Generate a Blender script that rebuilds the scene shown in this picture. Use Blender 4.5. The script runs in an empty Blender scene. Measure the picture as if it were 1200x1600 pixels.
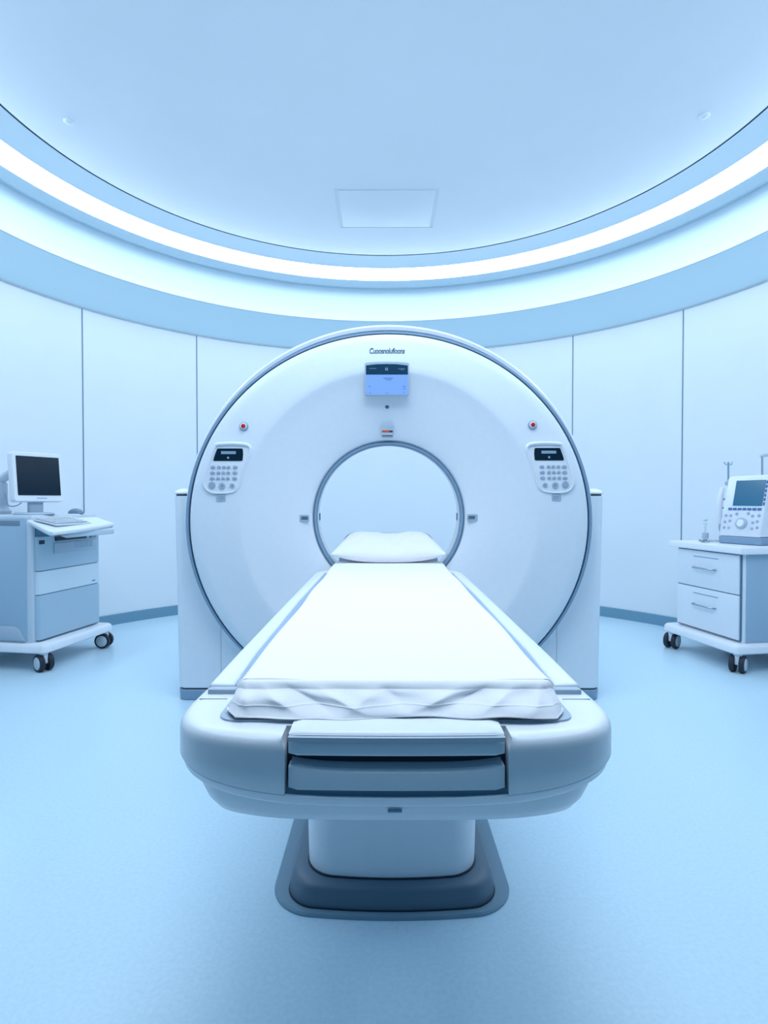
import bpy, bmesh, math, random
from mathutils import Vector, Matrix
random.seed(4)
PI = math.pi
S = bpy.context.scene
C = S.collection

# ------------------------------------------------------------------ camera
F = 905.0; YH = 783.0; XC = 602.0
cam_d = bpy.data.cameras.new('camera'); cam = bpy.data.objects.new('camera', cam_d); C.objects.link(cam)
cam_d.sensor_fit = 'VERTICAL'; cam_d.sensor_height = 32.0; cam_d.lens = F/1600*32.0
cam_d.clip_start = 0.05
pitch = math.atan((800-YH)/F); yaw = math.atan((XC-600)/F)
cam.location = (0, 0, 1.0)
cam.rotation_euler = (PI/2-pitch, 0, yaw)
S.camera = cam
CR = cam.rotation_euler.to_matrix()

def at(px, py, Y):
    """point on the vertical plane y=Y seen at a photo pixel"""
    d = CR @ Vector(((px-600)/F, -(py-800)/F, -1))
    t = Y/d.y
    return Vector((d.x*t, Y, 1+d.z*t))

# ------------------------------------------------------------------ world and exposure
w = bpy.data.worlds.new('world'); S.world = w; w.use_nodes = True
w.node_tree.nodes['Background'].inputs[0].default_value = (0.22, 0.60, 1, 1)
w.node_tree.nodes['Background'].inputs[1].default_value = 0.22  # blue fill added through the open back to brighten the table front
S.view_settings.view_transform = 'Standard'; S.view_settings.look = 'None'
S.view_settings.gamma = 1; S.view_settings.use_curve_mapping = False
S.view_settings.exposure = 0.0
LIGHT_COL = (0.81, 0.905, 1.0, 1); LIGHT_POW = 12.5
# unseen round fill light added over the near part of the room, above the top edge of the picture
ld = bpy.data.lights.new('ceiling_fill', 'AREA'); ld.shape = 'DISK'; ld.size = 1.5; ld.energy = 30; ld.color = LIGHT_COL[:3]
lo = bpy.data.objects.new('ceiling_fill', ld); C.objects.link(lo); lo.location = (0, 1.7, 3.19)

# ------------------------------------------------------------------ materials
def mat(name, col, rough=0.45, metal=0.0, noise=0.0, nscale=40, bump=0.0, coat=0.0, emit=None, es=0.0, trans=0.0, bscale=60, spec=0.5):
    m = bpy.data.materials.new(name); m.use_nodes = True
    nt = m.node_tree; b = nt.nodes['Principled BSDF']
    b.inputs['Roughness'].default_value = rough; b.inputs['Metallic'].default_value = metal
    b.inputs['Coat Weight'].default_value = coat; b.inputs['Coat Roughness'].default_value = 0.15
    b.inputs['Specular IOR Level'].default_value = spec
    tc = nt.nodes.new('ShaderNodeTexCoord')
    n = nt.nodes.new('ShaderNodeTexNoise'); n.inputs['Scale'].default_value = nscale; n.inputs['Detail'].default_value = 4
    nt.links.new(tc.outputs['Object'], n.inputs['Vector'])
    r = nt.nodes.new('ShaderNodeMapRange')
    r.inputs['From Min'].default_value = 0.3; r.inputs['From Max'].default_value = 0.7
    r.inputs['To Min'].default_value = 1-noise; r.inputs['To Max'].default_value = 1+noise
    nt.links.new(n.outputs['Fac'], r.inputs['Value'])
    mx = nt.nodes.new('ShaderNodeVectorMath'); mx.operation = 'SCALE'
    mx.inputs[0].default_value = col[:3]; nt.links.new(r.outputs[0], mx.inputs['Scale'])
    nt.links.new(mx.outputs[0], b.inputs['Base Color'])
    if bump:
        n2 = nt.nodes.new('ShaderNodeTexNoise'); n2.inputs['Scale'].default_value = bscale; n2.inputs['Detail'].default_value = 6
        nt.links.new(tc.outputs['Object'], n2.inputs['Vector'])
        bp = nt.nodes.new('ShaderNodeBump'); bp.inputs['Strength'].default_value = bump; bp.inputs['Distance'].default_value = 0.002
        nt.links.new(n2.outputs['Fac'], bp.inputs['Height']); nt.links.new(bp.outputs[0], b.inputs['Normal'])
    if emit:
        b.inputs['Emission Color'].default_value = (*emit, 1); b.inputs['Emission Strength'].default_value = es
    if trans: b.inputs['Transmission Weight'].default_value = trans
    return m

M = {}
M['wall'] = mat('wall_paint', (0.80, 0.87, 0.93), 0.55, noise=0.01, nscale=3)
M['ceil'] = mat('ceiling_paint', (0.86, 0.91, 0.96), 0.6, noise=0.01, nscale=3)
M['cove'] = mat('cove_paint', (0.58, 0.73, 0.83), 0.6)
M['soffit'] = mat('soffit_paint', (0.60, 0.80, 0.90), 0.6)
M['floor'] = mat('floor_vinyl', (0.58, 0.79, 0.92), 0.30, noise=0.04, nscale=90, bump=0.05, bscale=30)
M['seam'] = mat('seam_blue', (0.10, 0.22, 0.32), 0.6)
M['base'] = mat('baseboard_vinyl', (0.16, 0.33, 0.46), 0.5)
M['white'] = mat('white_plastic', (0.83, 0.88, 0.95), 0.35, noise=0.01, coat=0.15)
M['shell'] = mat('shell_plastic', (0.80, 0.87, 0.95), 0.42, noise=0.01)
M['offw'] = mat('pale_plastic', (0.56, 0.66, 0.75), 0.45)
M['channel'] = mat('channel_plastic', (0.34, 0.46, 0.62), 0.5)
M['grey'] = mat('grey_blue_plastic', (0.24, 0.37, 0.52), 0.35)
M['lgrey'] = mat('light_grey_plastic', (0.42, 0.52, 0.63), 0.4)
M['mgrey'] = mat('mid_grey_plastic', (0.17, 0.25, 0.34), 0.35, coat=0.3)
M['dark'] = mat('dark_gap', (0.012, 0.025, 0.045), 0.5)
M['darkbase'] = mat('dark_base_plastic', (0.10, 0.17, 0.24), 0.38)
M['plate'] = mat('base_plate', (0.20, 0.33, 0.43), 0.4)
M['sheet'] = mat('white_cotton', (0.93, 0.93, 0.97), 0.85, noise=0.01, nscale=200, bump=0.15, bscale=400)
M['metal'] = mat('brushed_steel', (0.45, 0.55, 0.65), 0.28, metal=0.9)
M['chrome'] = mat('handle_steel', (0.35, 0.45, 0.55), 0.25, metal=0.8)
M['red'] = mat('red_plastic', (0.65, 0.01, 0.01), 0.35)
M['orange'] = mat('orange_stripe', (0.65, 0.09, 0.02), 0.4)
M['screen'] = mat('dark_screen', (0.003, 0.018, 0.035), 0.35, spec=0.25)
M['tscreen'] = mat('teal_screen', (0.01, 0.08, 0.16), 0.15, emit=(0.01, 0.09, 0.17), es=0.7)
M['lcd'] = mat('blue_screen', (0.05, 0.1, 0.3), 0.2, emit=(0.22, 0.45, 1.0), es=0.75)
M['lcdhead'] = mat('screen_header', (0.01, 0.05, 0.10), 0.2)
M['lcdtext'] = mat('screen_text', (0.03, 0.09, 0.28), 0.4)
M['lcdlite'] = mat('screen_pale_text', (0.1, 0.2, 0.3), 0.3, emit=(0.15, 0.27, 0.4), es=0.6)
M['rubber'] = mat('black_rubber', (0.01, 0.018, 0.035), 0.55)
M['ink'] = mat('logo_ink', (0.06, 0.14, 0.22), 0.5)
M['blue'] = mat('blue_key', (0.05, 0.16, 0.42), 0.4)
M['button'] = mat('grey_button', (0.36, 0.45, 0.58), 0.3)
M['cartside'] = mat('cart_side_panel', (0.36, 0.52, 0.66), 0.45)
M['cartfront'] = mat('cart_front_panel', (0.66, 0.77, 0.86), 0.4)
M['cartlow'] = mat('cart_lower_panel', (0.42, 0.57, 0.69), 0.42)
M['glass'] = mat('clear_plastic', (0.85, 0.93, 0.97), 0.08, trans=0.85)
M['strip'] = mat('light_strip', (0.9, 0.95, 1), 0.5, emit=LIGHT_COL[:3], es=LIGHT_POW)

# ------------------------------------------------------------------ helpers
def obj(name, bm, m, parent=None, smooth=True, angle=40):
    me = bpy.data.meshes.new(name)
    bmesh.ops.recalc_face_normals(bm, faces=bm.faces)
    bm.to_mesh(me); bm.free()
    mats = m if isinstance(m, (list, tuple)) else [m]
    for k in mats: me.materials.append(k)
    o = bpy.data.objects.new(name, me); C.objects.link(o)
    if smooth:
        me.shade_smooth()
        try: me.set_sharp_from_angle(angle=math.radians(angle))
        except Exception: pass
    if parent is not None:
        o.parent = parent; o.matrix_parent_inverse = parent.matrix_world.inverted()
    return o

def thing(name, label, cat, loc=(0, 0, 0), rz=0, group=None):
    o = bpy.data.objects.new(name, None); o.empty_display_size = 0.1; C.objects.link(o)
    o.matrix_world = Matrix.Translation(loc) @ Matrix.Rotation(rz, 4, 'Z')
    o.location = loc; o.rotation_euler = (0, 0, rz)
    o['label'] = label; o['category'] = cat
    if group: o['group'] = group
    bpy.context.view_layer.update()
    return o

def local(name, bm, m, parent, **k):
    """mesh given in the parent's own axes"""
    o = obj(name, bm, m, None, **k); o.parent = parent
    return o

def tag(o, label, cat, group=None):
    o['label'] = label; o['category'] = cat
    if group: o['group'] = group
    return o

def struct(name, bm, m, **k):
    o = obj(name, bm, m, **k); o['kind'] = 'structure'; return o

def BM(): return bmesh.new()

def box(bm, x0, x1, y0, y1, z0, z1, bev=0.0, seg=3, mtx=None):
    t = bmesh.new()
    r = bmesh.ops.create_cube(t, size=1)
    for v in t.verts:
        v.co = Vector((x0+(v.co.x+.5)*(x1-x0), y0+(v.co.y+.5)*(y1-y0), z0+(v.co.z+.5)*(z1-z0)))
    if bev: bmesh.ops.bevel(t, geom=t.edges[:], offset=bev, segments=seg, profile=0.5, affect='EDGES')
    if mtx is not None: bmesh.ops.transform(t, matrix=mtx, verts=t.verts)
    merge(bm, t); return bm

def merge(bm, t):
    me = bpy.data.meshes.new('tmp'); t.to_mesh(me); t.free(); bm.from_mesh(me); bpy.data.meshes.remove(me)

def loft(bm, rings, cap0=True, cap1=True, closed=True):
    vr = [[bm.verts.new(p) for p in r] for r in rings]
    n = len(rings[0])
    for a, b in zip(vr, vr[1:]):
        for i in range(n if closed else n-1):
            j = (i+1) % n
            try: bm.faces.new((a[i], a[j], b[j], b[i]))
            except ValueError: pass
    if cap0: bm.faces.new(vr[0][::-1])
    if cap1: bm.faces.new(vr[-1])
    return bm

def ellring(Y, rx, rz, cx, cz, n=160, zmin=None):
    out = []
    for i in range(n):
        a = 2*PI*i/n
        z = cz+rz*math.sin(a)
        if zmin is not None: z = max(z, zmin)
        out.append(Vector((cx+rx*math.cos(a), Y, z)))
    return out

def ring_xy(R, z, cx=0.0, cy=0.0, n=200):
    return [Vector((cx+R*math.cos(2*PI*i/n), cy+R*math.sin(2*PI*i/n), z)) for i in range(n)]

def lathe(bm, prof, loc=(0, 0, 0), n=28, axis='Z', cap=True):
    rings = []
    for r, h in prof:
        ring = []
        for i in range(n):
            a = 2*PI*i/n; c, s = r*math.cos(a), r*math.sin(a)
            p = {'Z': (c, s, h), 'Y': (c, h, s), 'X': (h, c, s)}[axis]
            ring.append(Vector(loc)+Vector(p))
        rings.append(ring)
    return loft(bm, rings, cap, cap)

def tube(bm, pts, r, n=10, closed=False):
    pts = [Vector(p) for p in pts]; rings = []; N = len(pts)
    up = None
    for i, p in enumerate(pts):
        a = pts[(i-1) % N] if (closed or i > 0) else p
        b = pts[(i+1) % N] if (closed or i < N-1) else p
        t = (b-a).normalized()
        if up is None:
            up = t.orthogonal().normalized()
        up = (up - t*up.dot(t)).normalized()
        s = t.cross(up)
        rr = r[i] if isinstance(r, (list, tuple)) else r
        rings.append([p+up*rr*math.cos(2*PI*k/n)+s*rr*math.sin(2*PI*k/n) for k in range(n)])
    if closed: rings.append(rings[0]); return loft(bm, rings, False, False)
    return loft(bm, rings)

def smooth_pts(pts, k=6, closed=False):
    pts = [Vector(p) for p in pts]; N = len(pts); out = []
    rng = range(N if closed else N-1)
    for i in rng:
        p0 = pts[(i-1) % N] if closed or i > 0 else pts[i]
        p1, p2 = pts[i], pts[(i+1) % N]
        p3 = pts[(i+2) % N] if closed or i+2 < N else p2
        for j in range(k):
            t = j/k
            out.append(0.5*((2*p1)+(p2-p0)*t+(2*p0-5*p1+4*p2-p3)*t*t+(3*p1-p0-3*p2+p3)*t**3))
    if not closed: out.append(pts[-1])
    return out

def rr_poly(x0, x1, y0, y1, r, seg=8):
    """rounded rectangle, ccw; r one radius or four (lower left, lower right, upper right, upper left)"""
    rs = r if isinstance(r, (list, tuple)) else [r]*4
    cs = [(x0+rs[0], y0+rs[0], PI, rs[0]), (x1-rs[1], y0+rs[1], 1.5*PI, rs[1]), (x1-rs[2], y1-rs[2], 0, rs[2]), (x0+rs[3], y1-rs[3], .5*PI, rs[3])]
    out = []
    for cx, cy, a, q in cs:
        for i in range(seg+1):
            t = a+.5*PI*i/seg
            out.append((cx+q*math.cos(t), cy+q*math.sin(t)))
    return out

def inset_poly(P, d, lim=None):
    """move a ccw outline inward by d"""
    n = len(P); out = []
    for i in range(n):
        a, p, b = Vector(P[i-1]), Vector(P[i]), Vector(P[(i+1) % n])
        e1, e2 = (p-a), (b-p)
        if e1.length < 1e-7: e1 = e2
        if e2.length < 1e-7: e2 = e1
        e1.normalize(); e2.normalize()
        n1 = Vector((-e1.y, e1.x)); n2 = Vector((-e2.y, e2.x))
        m = (n1+n2)
        if m.length < 1e-6: m = n1
        m.normalize(); k = (min(d, lim[i]) if lim else d)/max(.5, m.dot(n1))
        out.append((p.x+m.x*k, p.y+m.y*k))
    return out

def plan_loft(bm, levels):
    """levels: list of (outline, z or function of (x, y))"""
    rings = []
    for P, z in levels:
        rings.append([Vector((x, y, z(x, y) if callable(z) else z)) for x, y in P])
    return loft(bm, rings)

def front_plate(bm, poly_px, Y, d, bev=0.0):
    """prism from photo pixels standing on the plane y=Y and coming d towards -y"""
    pts = [at(x, y, Y) for x, y in poly_px]
    P = [(p.x, p.z) for p in pts]
    area = sum(P[i-1][0]*P[i][1]-P[i][0]*P[i-1][1] for i in range(len(P)))
    if area < 0: P = P[::-1]
    lv = [(P, Y), (P, Y-d+bev)]
    if bev: lv.append((inset_poly(P, bev*.8), Y-d))
    rings = [[Vector((x, y, z)) for x, z in Q] for Q, y in lv]
    return loft(bm, rings)

def text_mesh(txt, size, mtx, depth=0.001, shear=0.0):
    cu = bpy.data.curves.new('t', 'FONT'); cu.body = txt; cu.size = size; cu.extrude = depth; cu.align_x = 'CENTER'; cu.align_y = 'CENTER'
    cu.shear = shear; cu.space_character = 0.9; cu.offset = size*0.012
    t = bpy.data.objects.new('t', cu); C.objects.link(t)
    dg = bpy.context.evaluated_depsgraph_get(); me = bpy.data.meshes.new_from_object(t.evaluated_get(dg))
    bm = BM(); bm.from_mesh(me); bmesh.ops.transform(bm, matrix=mtx, verts=bm.verts)
    bpy.data.objects.remove(t); bpy.data.curves.remove(cu); bpy.data.meshes.remove(me)
    return bm

# ================================================================== THE ROOM
RC = 3.1                    # the round room is centred here (x 0)
RW = 2.70; BACK = .3
ZS = 2.48                   # top of the wall
def stadium(R, n=96):
    P = [(R, BACK)]
    for i in range(n+1):
        a = PI*i/n; P.append((R*math.cos(a), RC+R*math.sin(a)))
    P.append((-R, BACK)); return P
# floor
bm = BM(); P = stadium(RW+.1); bm.faces.new([bm.verts.new((x, y, 0)) for x, y in P]); struct('floor', bm, M['floor'], smooth=False)
# curved wall, two straight walls and the wall behind the camera
def wall_strip(name, pts, z0, z1, m):
    bm = BM(); vb = [bm.verts.new((x, y, z0)) for x, y in pts]; vt = [bm.verts.new((x, y, z1)) for x, y in pts]
    for i in range(len(pts)-1): bm.faces.new((vb[i], vb[i+1], vt[i+1], vt[i]))
    return struct(name, bm, m)
P = stadium(RW)
wall_strip('wall_back', P[1:-1], 0, ZS+.01, M['wall'])
wall_strip('wall_right', P[:2], 0, ZS+.01, M['wall'])
wall_strip('wall_left', P[-2:], 0, ZS+.01, M['wall'])
def base_strip(name, pts, inn):
    bm = BM(); h = .085
    levels = [(0, 0), (inn, 0), (inn, h-.004), (inn-.004, h), (0, h)]
    rows = []
    for (d, z) in levels:
        row = []
        for (x, y) in pts:
            if y > RC: v = Vector((x, y-RC)); v = v*(1-d/v.length); row.append(bm.verts.new((v.x, v.y+RC, z)))
            else: row.append(bm.verts.new((x-math.copysign(d, x), y, z)))
        rows.append(row)
    for a, b in zip(rows, rows[1:]):
        for i in range(len(pts)-1): bm.faces.new((a[i], a[i+1], b[i+1], b[i]))
    return struct(name, bm, M['base'])
base_strip('baseboard_back', P[1:-1], .012); base_strip('baseboard_right', P[:2], .012); base_strip('baseboard_left', P[-2:], .012)
# joints of the wall panels
def joint(name, a):
    c, s = math.cos(a), math.sin(a); bm = BM()
    mt = Matrix.Translation((RW*c, RC+RW*s, 0)) @ Matrix.Rotation(a, 4, 'Z')
    box(bm, -.003, .003, -.0035, .0035, .085, ZS, mtx=mt); struct(name, bm, M['seam'], smooth=False)
def wall_angle(px):
    k = (px-XC)/F; A = 1+k*k; B = -2*RC; Cc = RC*RC-RW*RW
    Z = (-B+math.sqrt(B*B-4*A*Cc))/(2*A); return math.atan2(Z-RC, k*Z)
for i, px in enumerate((130.5, 308.5, 893.5, 1064.5)): joint('trim_%d' % (i+1), wall_angle(px))
for i, a in enumerate((-.02, PI+.02)): joint('trim_%d' % (i+5), a)

# ceiling: flat round middle, shadow gap, sloping lip, light strip, cove, soffit
ZC = 3.21
bm = BM(); loft(bm, [ring_xy(2.146, ZC, 0, RC), ring_xy(1.2, ZC, 0, RC)], False, True); o = struct('ceiling', bm, M['ceil'])
bm = BM(); loft(bm, [ring_xy(2.146, ZC, 0, RC), ring_xy(2.146, ZC+.03, 0, RC), ring_xy(2.158, ZC+.03, 0, RC), ring_xy(2.158, ZC-.002, 0, RC)], False, False)
struct('trim_7', bm, M['seam'])
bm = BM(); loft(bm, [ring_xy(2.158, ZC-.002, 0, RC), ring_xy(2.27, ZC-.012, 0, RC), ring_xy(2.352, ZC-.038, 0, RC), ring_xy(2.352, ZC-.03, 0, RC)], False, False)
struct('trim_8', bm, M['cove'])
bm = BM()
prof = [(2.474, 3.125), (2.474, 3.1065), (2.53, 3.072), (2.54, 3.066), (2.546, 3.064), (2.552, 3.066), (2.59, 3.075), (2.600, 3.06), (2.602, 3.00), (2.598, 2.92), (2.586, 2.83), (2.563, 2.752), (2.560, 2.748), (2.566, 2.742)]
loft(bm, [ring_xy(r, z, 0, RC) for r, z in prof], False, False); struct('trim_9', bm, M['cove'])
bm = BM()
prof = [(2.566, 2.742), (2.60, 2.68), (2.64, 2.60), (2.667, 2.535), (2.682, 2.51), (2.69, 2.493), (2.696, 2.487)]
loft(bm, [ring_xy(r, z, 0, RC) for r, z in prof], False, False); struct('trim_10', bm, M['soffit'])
bm = BM(); loft(bm, [ring_xy(2.696, 2.487, 0, RC), ring_xy(2.71, 2.492, 0, RC), ring_xy(2.71, 2.478, 0, RC), ring_xy(2.694, 2.478, 0, RC)], False, False)
struct('trim_11', bm, M['seam'])
# flat ceiling over the part of the room behind the camera
bm = BM()
arc = [(RW*math.cos(PI+PI*i/48), RC+RW*math.sin(PI+PI*i/48)) for i in range(49)]
poly = arc+[(RW, BACK), (-RW, BACK)]
bm.faces.new([bm.verts.new((x, y, ZS)) for x, y in poly]); struct('ceiling_entry', bm, M['ceil'], smooth=False)

# the light ring
bm = BM(); loft(bm, [ring_xy(2.352, ZC-.030, 0, RC), ring_xy(2.355, ZC-.033, 0, RC), ring_xy(2.470, 3.106, 0, RC), ring_xy(2.474, 3.108, 0, RC)], False, False)
ringlight = obj('ring_light', bm, M['strip']); tag(ringlight, 'glowing white light strip running round the domed ceiling recess', 'ceiling light')

# access panel and two sensors in the ceiling
t = thing('access_panel', 'square white access panel set flush in the round ceiling', 'panel', (0.01, 4.43, ZC))
bm = BM()
for x0, x1, y0, y1 in ((-.375, .375, -.29, -.286), (-.375, .375, .286, .29), (-.375, -.371, -.286, .286), (.371, .375, -.286, .286)):
    box(bm, x0, x1, y0, y1, -.004, .001)
local('panel_frame', bm, M['wall'], t, smooth=False)
bm = BM(); box(bm, -.345, .345, -.275, .275, -.005, .001, .002); local('panel_door', bm, M['ceil'], t)
for px, py, lab in ((113, 196, 'tiny round ceiling sensor above the left computer cart'), (1094, 189, 'tiny round ceiling sensor above the right drawer cart')):
    Z = 2.21*F/(YH-py); X = (px-XC)/F*Z
    bm = BM(); lathe(bm, [(.028, .001), (.028, -.004), (.02, -.010), (.008, -.012)], (X, Z, ZC))
    tag(obj('ceiling_sensor', bm, M['ceil']), lab, 'sensor', 'sensors in the ceiling')

# ================================================================== CT GANTRY
AX = .017
g = thing('ct_gantry', 'large white round scanner gantry with a circular bore and control keypads', 'medical scanner', (AX, 3.1, 0))
# housing drum
bm = BM()
R = [ellring(2.862, .972, .917, AX, .909, zmin=.04), ellring(2.834, .976, .922, AX, .911, zmin=.04), ellring(2.830, .986, .936, AX, .912, zmin=.04), ellring(2.838, .996, .946, AX, .912, zmin=.04),
     ellring(2.87, 1.0, .947, AX, .912, zmin=.04), ellring(3.40, .99, .94, AX, .912, zmin=.04), ellring(3.48, .965, .915, AX, .912, zmin=.04),
     ellring(3.50, .93, .88, AX, .912, zmin=.04), ellring(3.50, .46, .46, AX, .918), ellring(3.49, .425, .425, AX, .918), ellring(3.47, .413, .413, AX, .918)]
loft(bm, R, False, False); obj('housing', bm, M['white'], g)
bm = BM()
R = [ellring(2.87, .990, .922, AX, .900, zmin=.035), ellring(2.822, .990, .922, AX, .900, zmin=.035), ellring(2.812, .987, .919, AX, .900, zmin=.035), ellring(2.812, .974, .911, AX, .900, zmin=.035), ellring(2.86, .972, .909, AX, .900, zmin=.035)]
loft(bm, R, False, False); obj('trim_ring', bm, M['grey'], g)
bm = BM()
CZ = .921
R = [ellring(2.86, .966, .907, AX, .900, zmin=.03), ellring(2.82, .967, .907, AX, .900, zmin=.03), ellring(2.803, .962, .902, AX, .900, zmin=.033), ellring(2.793, .950, .890, AX, .900, zmin=.04),
     ellring(2.787, .90, .86, AX, .903, zmin=.06), ellring(2.780, .75, .74, AX, .910), ellring(2.780, .722, .718, AX, .912), ellring(2.783, .706, .703, AX, .914), ellring(2.790, .692, .690, AX, .915),
     ellring(2.813, .617, .617, AX, CZ), ellring(2.838, .542, .542, AX, CZ), ellring(2.865, .463, .463, AX, CZ), ellring(2.884, .410, .410, AX, CZ), ellring(2.896, .389, .389, AX, CZ), ellring(2.908, .377, .377, AX, CZ), ellring(2.93, .373, .373, AX, CZ)]
loft(bm, R, False, False); obj('front_cover', bm, M['shell'], g)
# bore
bm = BM(); loft(bm, [ellring(2.935, .376, .376, AX, CZ), ellring(2.906, .376, .376, AX, CZ), ellring(2.898, .372, .372, AX, CZ), ellring(2.898, .368, .368, AX, CZ), ellring(2.904, .364, .364, AX, CZ), ellring(2.912, .360, .360, AX, CZ), ellring(2.945, .358, .358, AX, CZ)], False, False)
obj('bore_ring', bm, M['grey'], g)
for r, y in ((.3755, 2.900), (.3595, 2.912)):
    bm = BM(); tube(bm, ellring(y, r, r, AX, CZ, 120), .0016, 6, True); obj('bore_seal', bm, M['seam'], g)
bm = BM(); loft(bm, [ellring(2.914, .3585, .3585, AX, CZ), ellring(2.95, .359, .359, AX, CZ), ellring(3.1, .371, .371, AX, CZ), ellring(3.3, .391, .391, AX, CZ), ellring(3.475, .412, .412, AX, CZ)], False, False)
obj('bore_tunnel', bm, M['white'], g)
for s in (-1, 1):
    bm = BM(); box(bm, AX+s*.3755-.003, AX+s*.3755+.003, 3.16, 3.18, .895, .935); obj('tunnel_sensor', bm, M['darkbase'], g)
# thin soft seam line of the cover under the label, towers left and right
for s in (-1, 1):
    cx = lambda a, b: (AX+min(s*a, s*b), AX+max(s*a, s*b))
    x0, x1 = cx(.84, 1.08)
    P = rr_poly(x0, x1, 2.885, 3.42, [.05 if s < 0 else .004, .05 if s > 0 else .004, .05, .05])
    def shrink(P, dx): return [(x-s*dx if (x-AX)*s > .95 else x, y) for x, y in P]
    bm = BM(); plan_loft(bm, [(shrink(inset_poly(P, .004), .016), .062), (shrink(P, .016), .066), (shrink(P, .01), .5), (P, 1.022), (inset_poly(P, .004), 1.026)])
    tw = obj('side_tower', bm, M['shell'], g)
    x0, x1 = cx(.55, .8388); P2 = rr_poly(x0, x1, 2.8855, 3.35, .001)
    bm = BM(); plan_loft(bm, [(P2, .062), (P2, .55)]); obj('lower_cover', bm, M['shell'], g)
    bm = BM(); Q = inset_poly(P, .006); plan_loft(bm, [(Q, 1.02), (Q, 1.037)]); obj('gap', bm, M['dark'], tw)
    bm = BM(); plan_loft(bm, [(inset_poly(P, .002), 1.035), (inset_poly(P, -.003), 1.039), (inset_poly(P, -.003), 1.043), (inset_poly(P, .006), 1.052), (inset_poly(P, .022), 1.06), (inset_poly(P, .04), 1.063)])
    obj('tower_cap', bm, M['white'], tw)
    P3 = [(x-s*.016 if (x-AX)*s > .95 else x, y) for x, y in rr_poly(*cx(.56, 1.08), 2.885, 3.42, [.05 if s < 0 else .004, .05 if s > 0 else .004, .05, .05])]
    bm = BM(); plan_loft(bm, [(inset_poly(P3, .006), .05), (inset_poly(P3, .006), .064)]); obj('gap', bm, M['dark'], tw)
    bm = BM(); plan_loft(bm, [(inset_poly(P3, .008), 0), (inset_poly(P3, .004), .004), (inset_poly(P3, .001), .05), (inset_poly(P3, .005), .054)]); obj('tower_foot', bm, M['grey'], tw)

YF = 2.782
# display above the bore
bm = BM(); front_plate(bm, [(570, 571), (572, 569), (588, 567.6), (604, 567.2), (620, 567.6), (637, 569), (639, 571), (639, 617), (637.5, 619), (571.5, 619), (570, 617)], YF+.03, .036, .003)
scr = obj('display', bm, M['lgrey'], g)
bm = BM(); front_plate(bm, [(572, 571.5), (588, 569.6), (604, 569.2), (620, 569.6), (637, 571.5), (637.3, 586), (571.8, 586)], YF, .0072); obj('screen_header', bm, M['lcdhead'], scr)
bm = BM(); front_plate(bm, [(571.8, 586), (637.3, 586), (637.3, 617), (571.8, 617)], YF, .0072); obj('screen', bm, M['lcd'], scr)
for x0, y0, x1, y1 in ((599, 590.5, 614, 591.3), (602, 593, 612, 593.7), (576.5, 603.5, 579, 604.5), (629, 603.5, 633.5, 604.3), (630, 607, 633.5, 607.8), (577, 614, 580, 614.6), (603, 614, 606, 614.6), (630, 614, 633, 614.6)):
    bm = BM(); front_plate(bm, [(x0, y0), (x1, y0), (x1, y1), (x0, y1)], YF-.0068, .0012); obj('screen_mark', bm, M['lcdtext'], scr)

for x0, y0, x1, y1 in ((577, 575.5, 588, 576.1), (602, 574.5, 603.4, 579), (604.5, 574.5, 606, 579), (622, 576, 633, 576.6), (626, 577.6, 631, 578)):
    bm = BM(); front_plate(bm, [(x0, y0), (x1, y0), (x1, y1), (x0, y1)], YF-.007, .0006); obj('header_mark', bm, M['lcdlite'], scr)

# name above the display
p = at(604.5, 548.5, YF)
bm = text_mesh('Cuoosnolufioons', .0375, Matrix.Translation((p.x, YF+.0015, p.z)) @ Matrix.Rotation(PI/2, 4, 'X') @ Matrix.Diagonal((.73, 1, 1, 1)), .001, .15)
obj('nameplate_lettering', bm, M['ink'], g, smooth=False)
# camera dot
p = at(604.8, 636, 2.85)
bm = BM(); lathe(bm, [(.010, .02), (.010, -.004), (.006, -.006)], (p.x, 2.842, p.z), axis='Y'); obj('camera_dot', bm, M['darkbase'], g)
# laser window above the bore (on the sloping cone)
YL = 2.845
lw_ = None
bm = BM(); front_plate(bm, [(595.5, 667.5), (597, 666), (613, 666), (614.5, 667.5), (614, 683), (612.5, 684.5), (597.5, 684.5), (596, 683)], YL+.06, .07, .003); lw_ = obj('laser_window', bm, M['lgrey'], g)
bm = BM(); front_plate(bm, [(597, 672.5), (608.5, 672.5), (608.5, 675.5), (597, 675.5)], YL-.009, .002); obj('orange_stripe', bm, M['orange'], lw_)
bm = BM(); front_plate(bm, [(608.5, 672.8), (613.6, 672.8), (613.6, 675.5), (608.5, 675.5)], YL-.009, .002); front_plate(bm, [(597.5, 680.2), (613.2, 680.2), (613.2, 681.6), (597.5, 681.6)], YL-.009, .002); obj('dark_stripe', bm, M['dark'], lw_)
# alignment sockets left and right of the bore
for (x0, x1, y0, y1) in ((468, 484, 804, 815), (729, 745, 803, 814)):
    bm = BM(); front_plate(bm, [(x0, y0+1.5), (x0+1.5, y0), (x1-1.5, y0), (x1, y0+1.5), (x1, y1-1.5), (x1-1.5, y1), (x0+1.5, y1), (x0, y1-1.5)], 2.91, .038, .002); k = obj('alignment_socket', bm, M['lgrey'], g)
    bm = BM(); front_plate(bm, [(x0+3, y0+3), (x1-3, y0+3), (x1-3, y1-3), (x0+3, y1-3)], 2.8735, .0025); obj('socket_window', bm, M['darkbase'], k)
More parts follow.
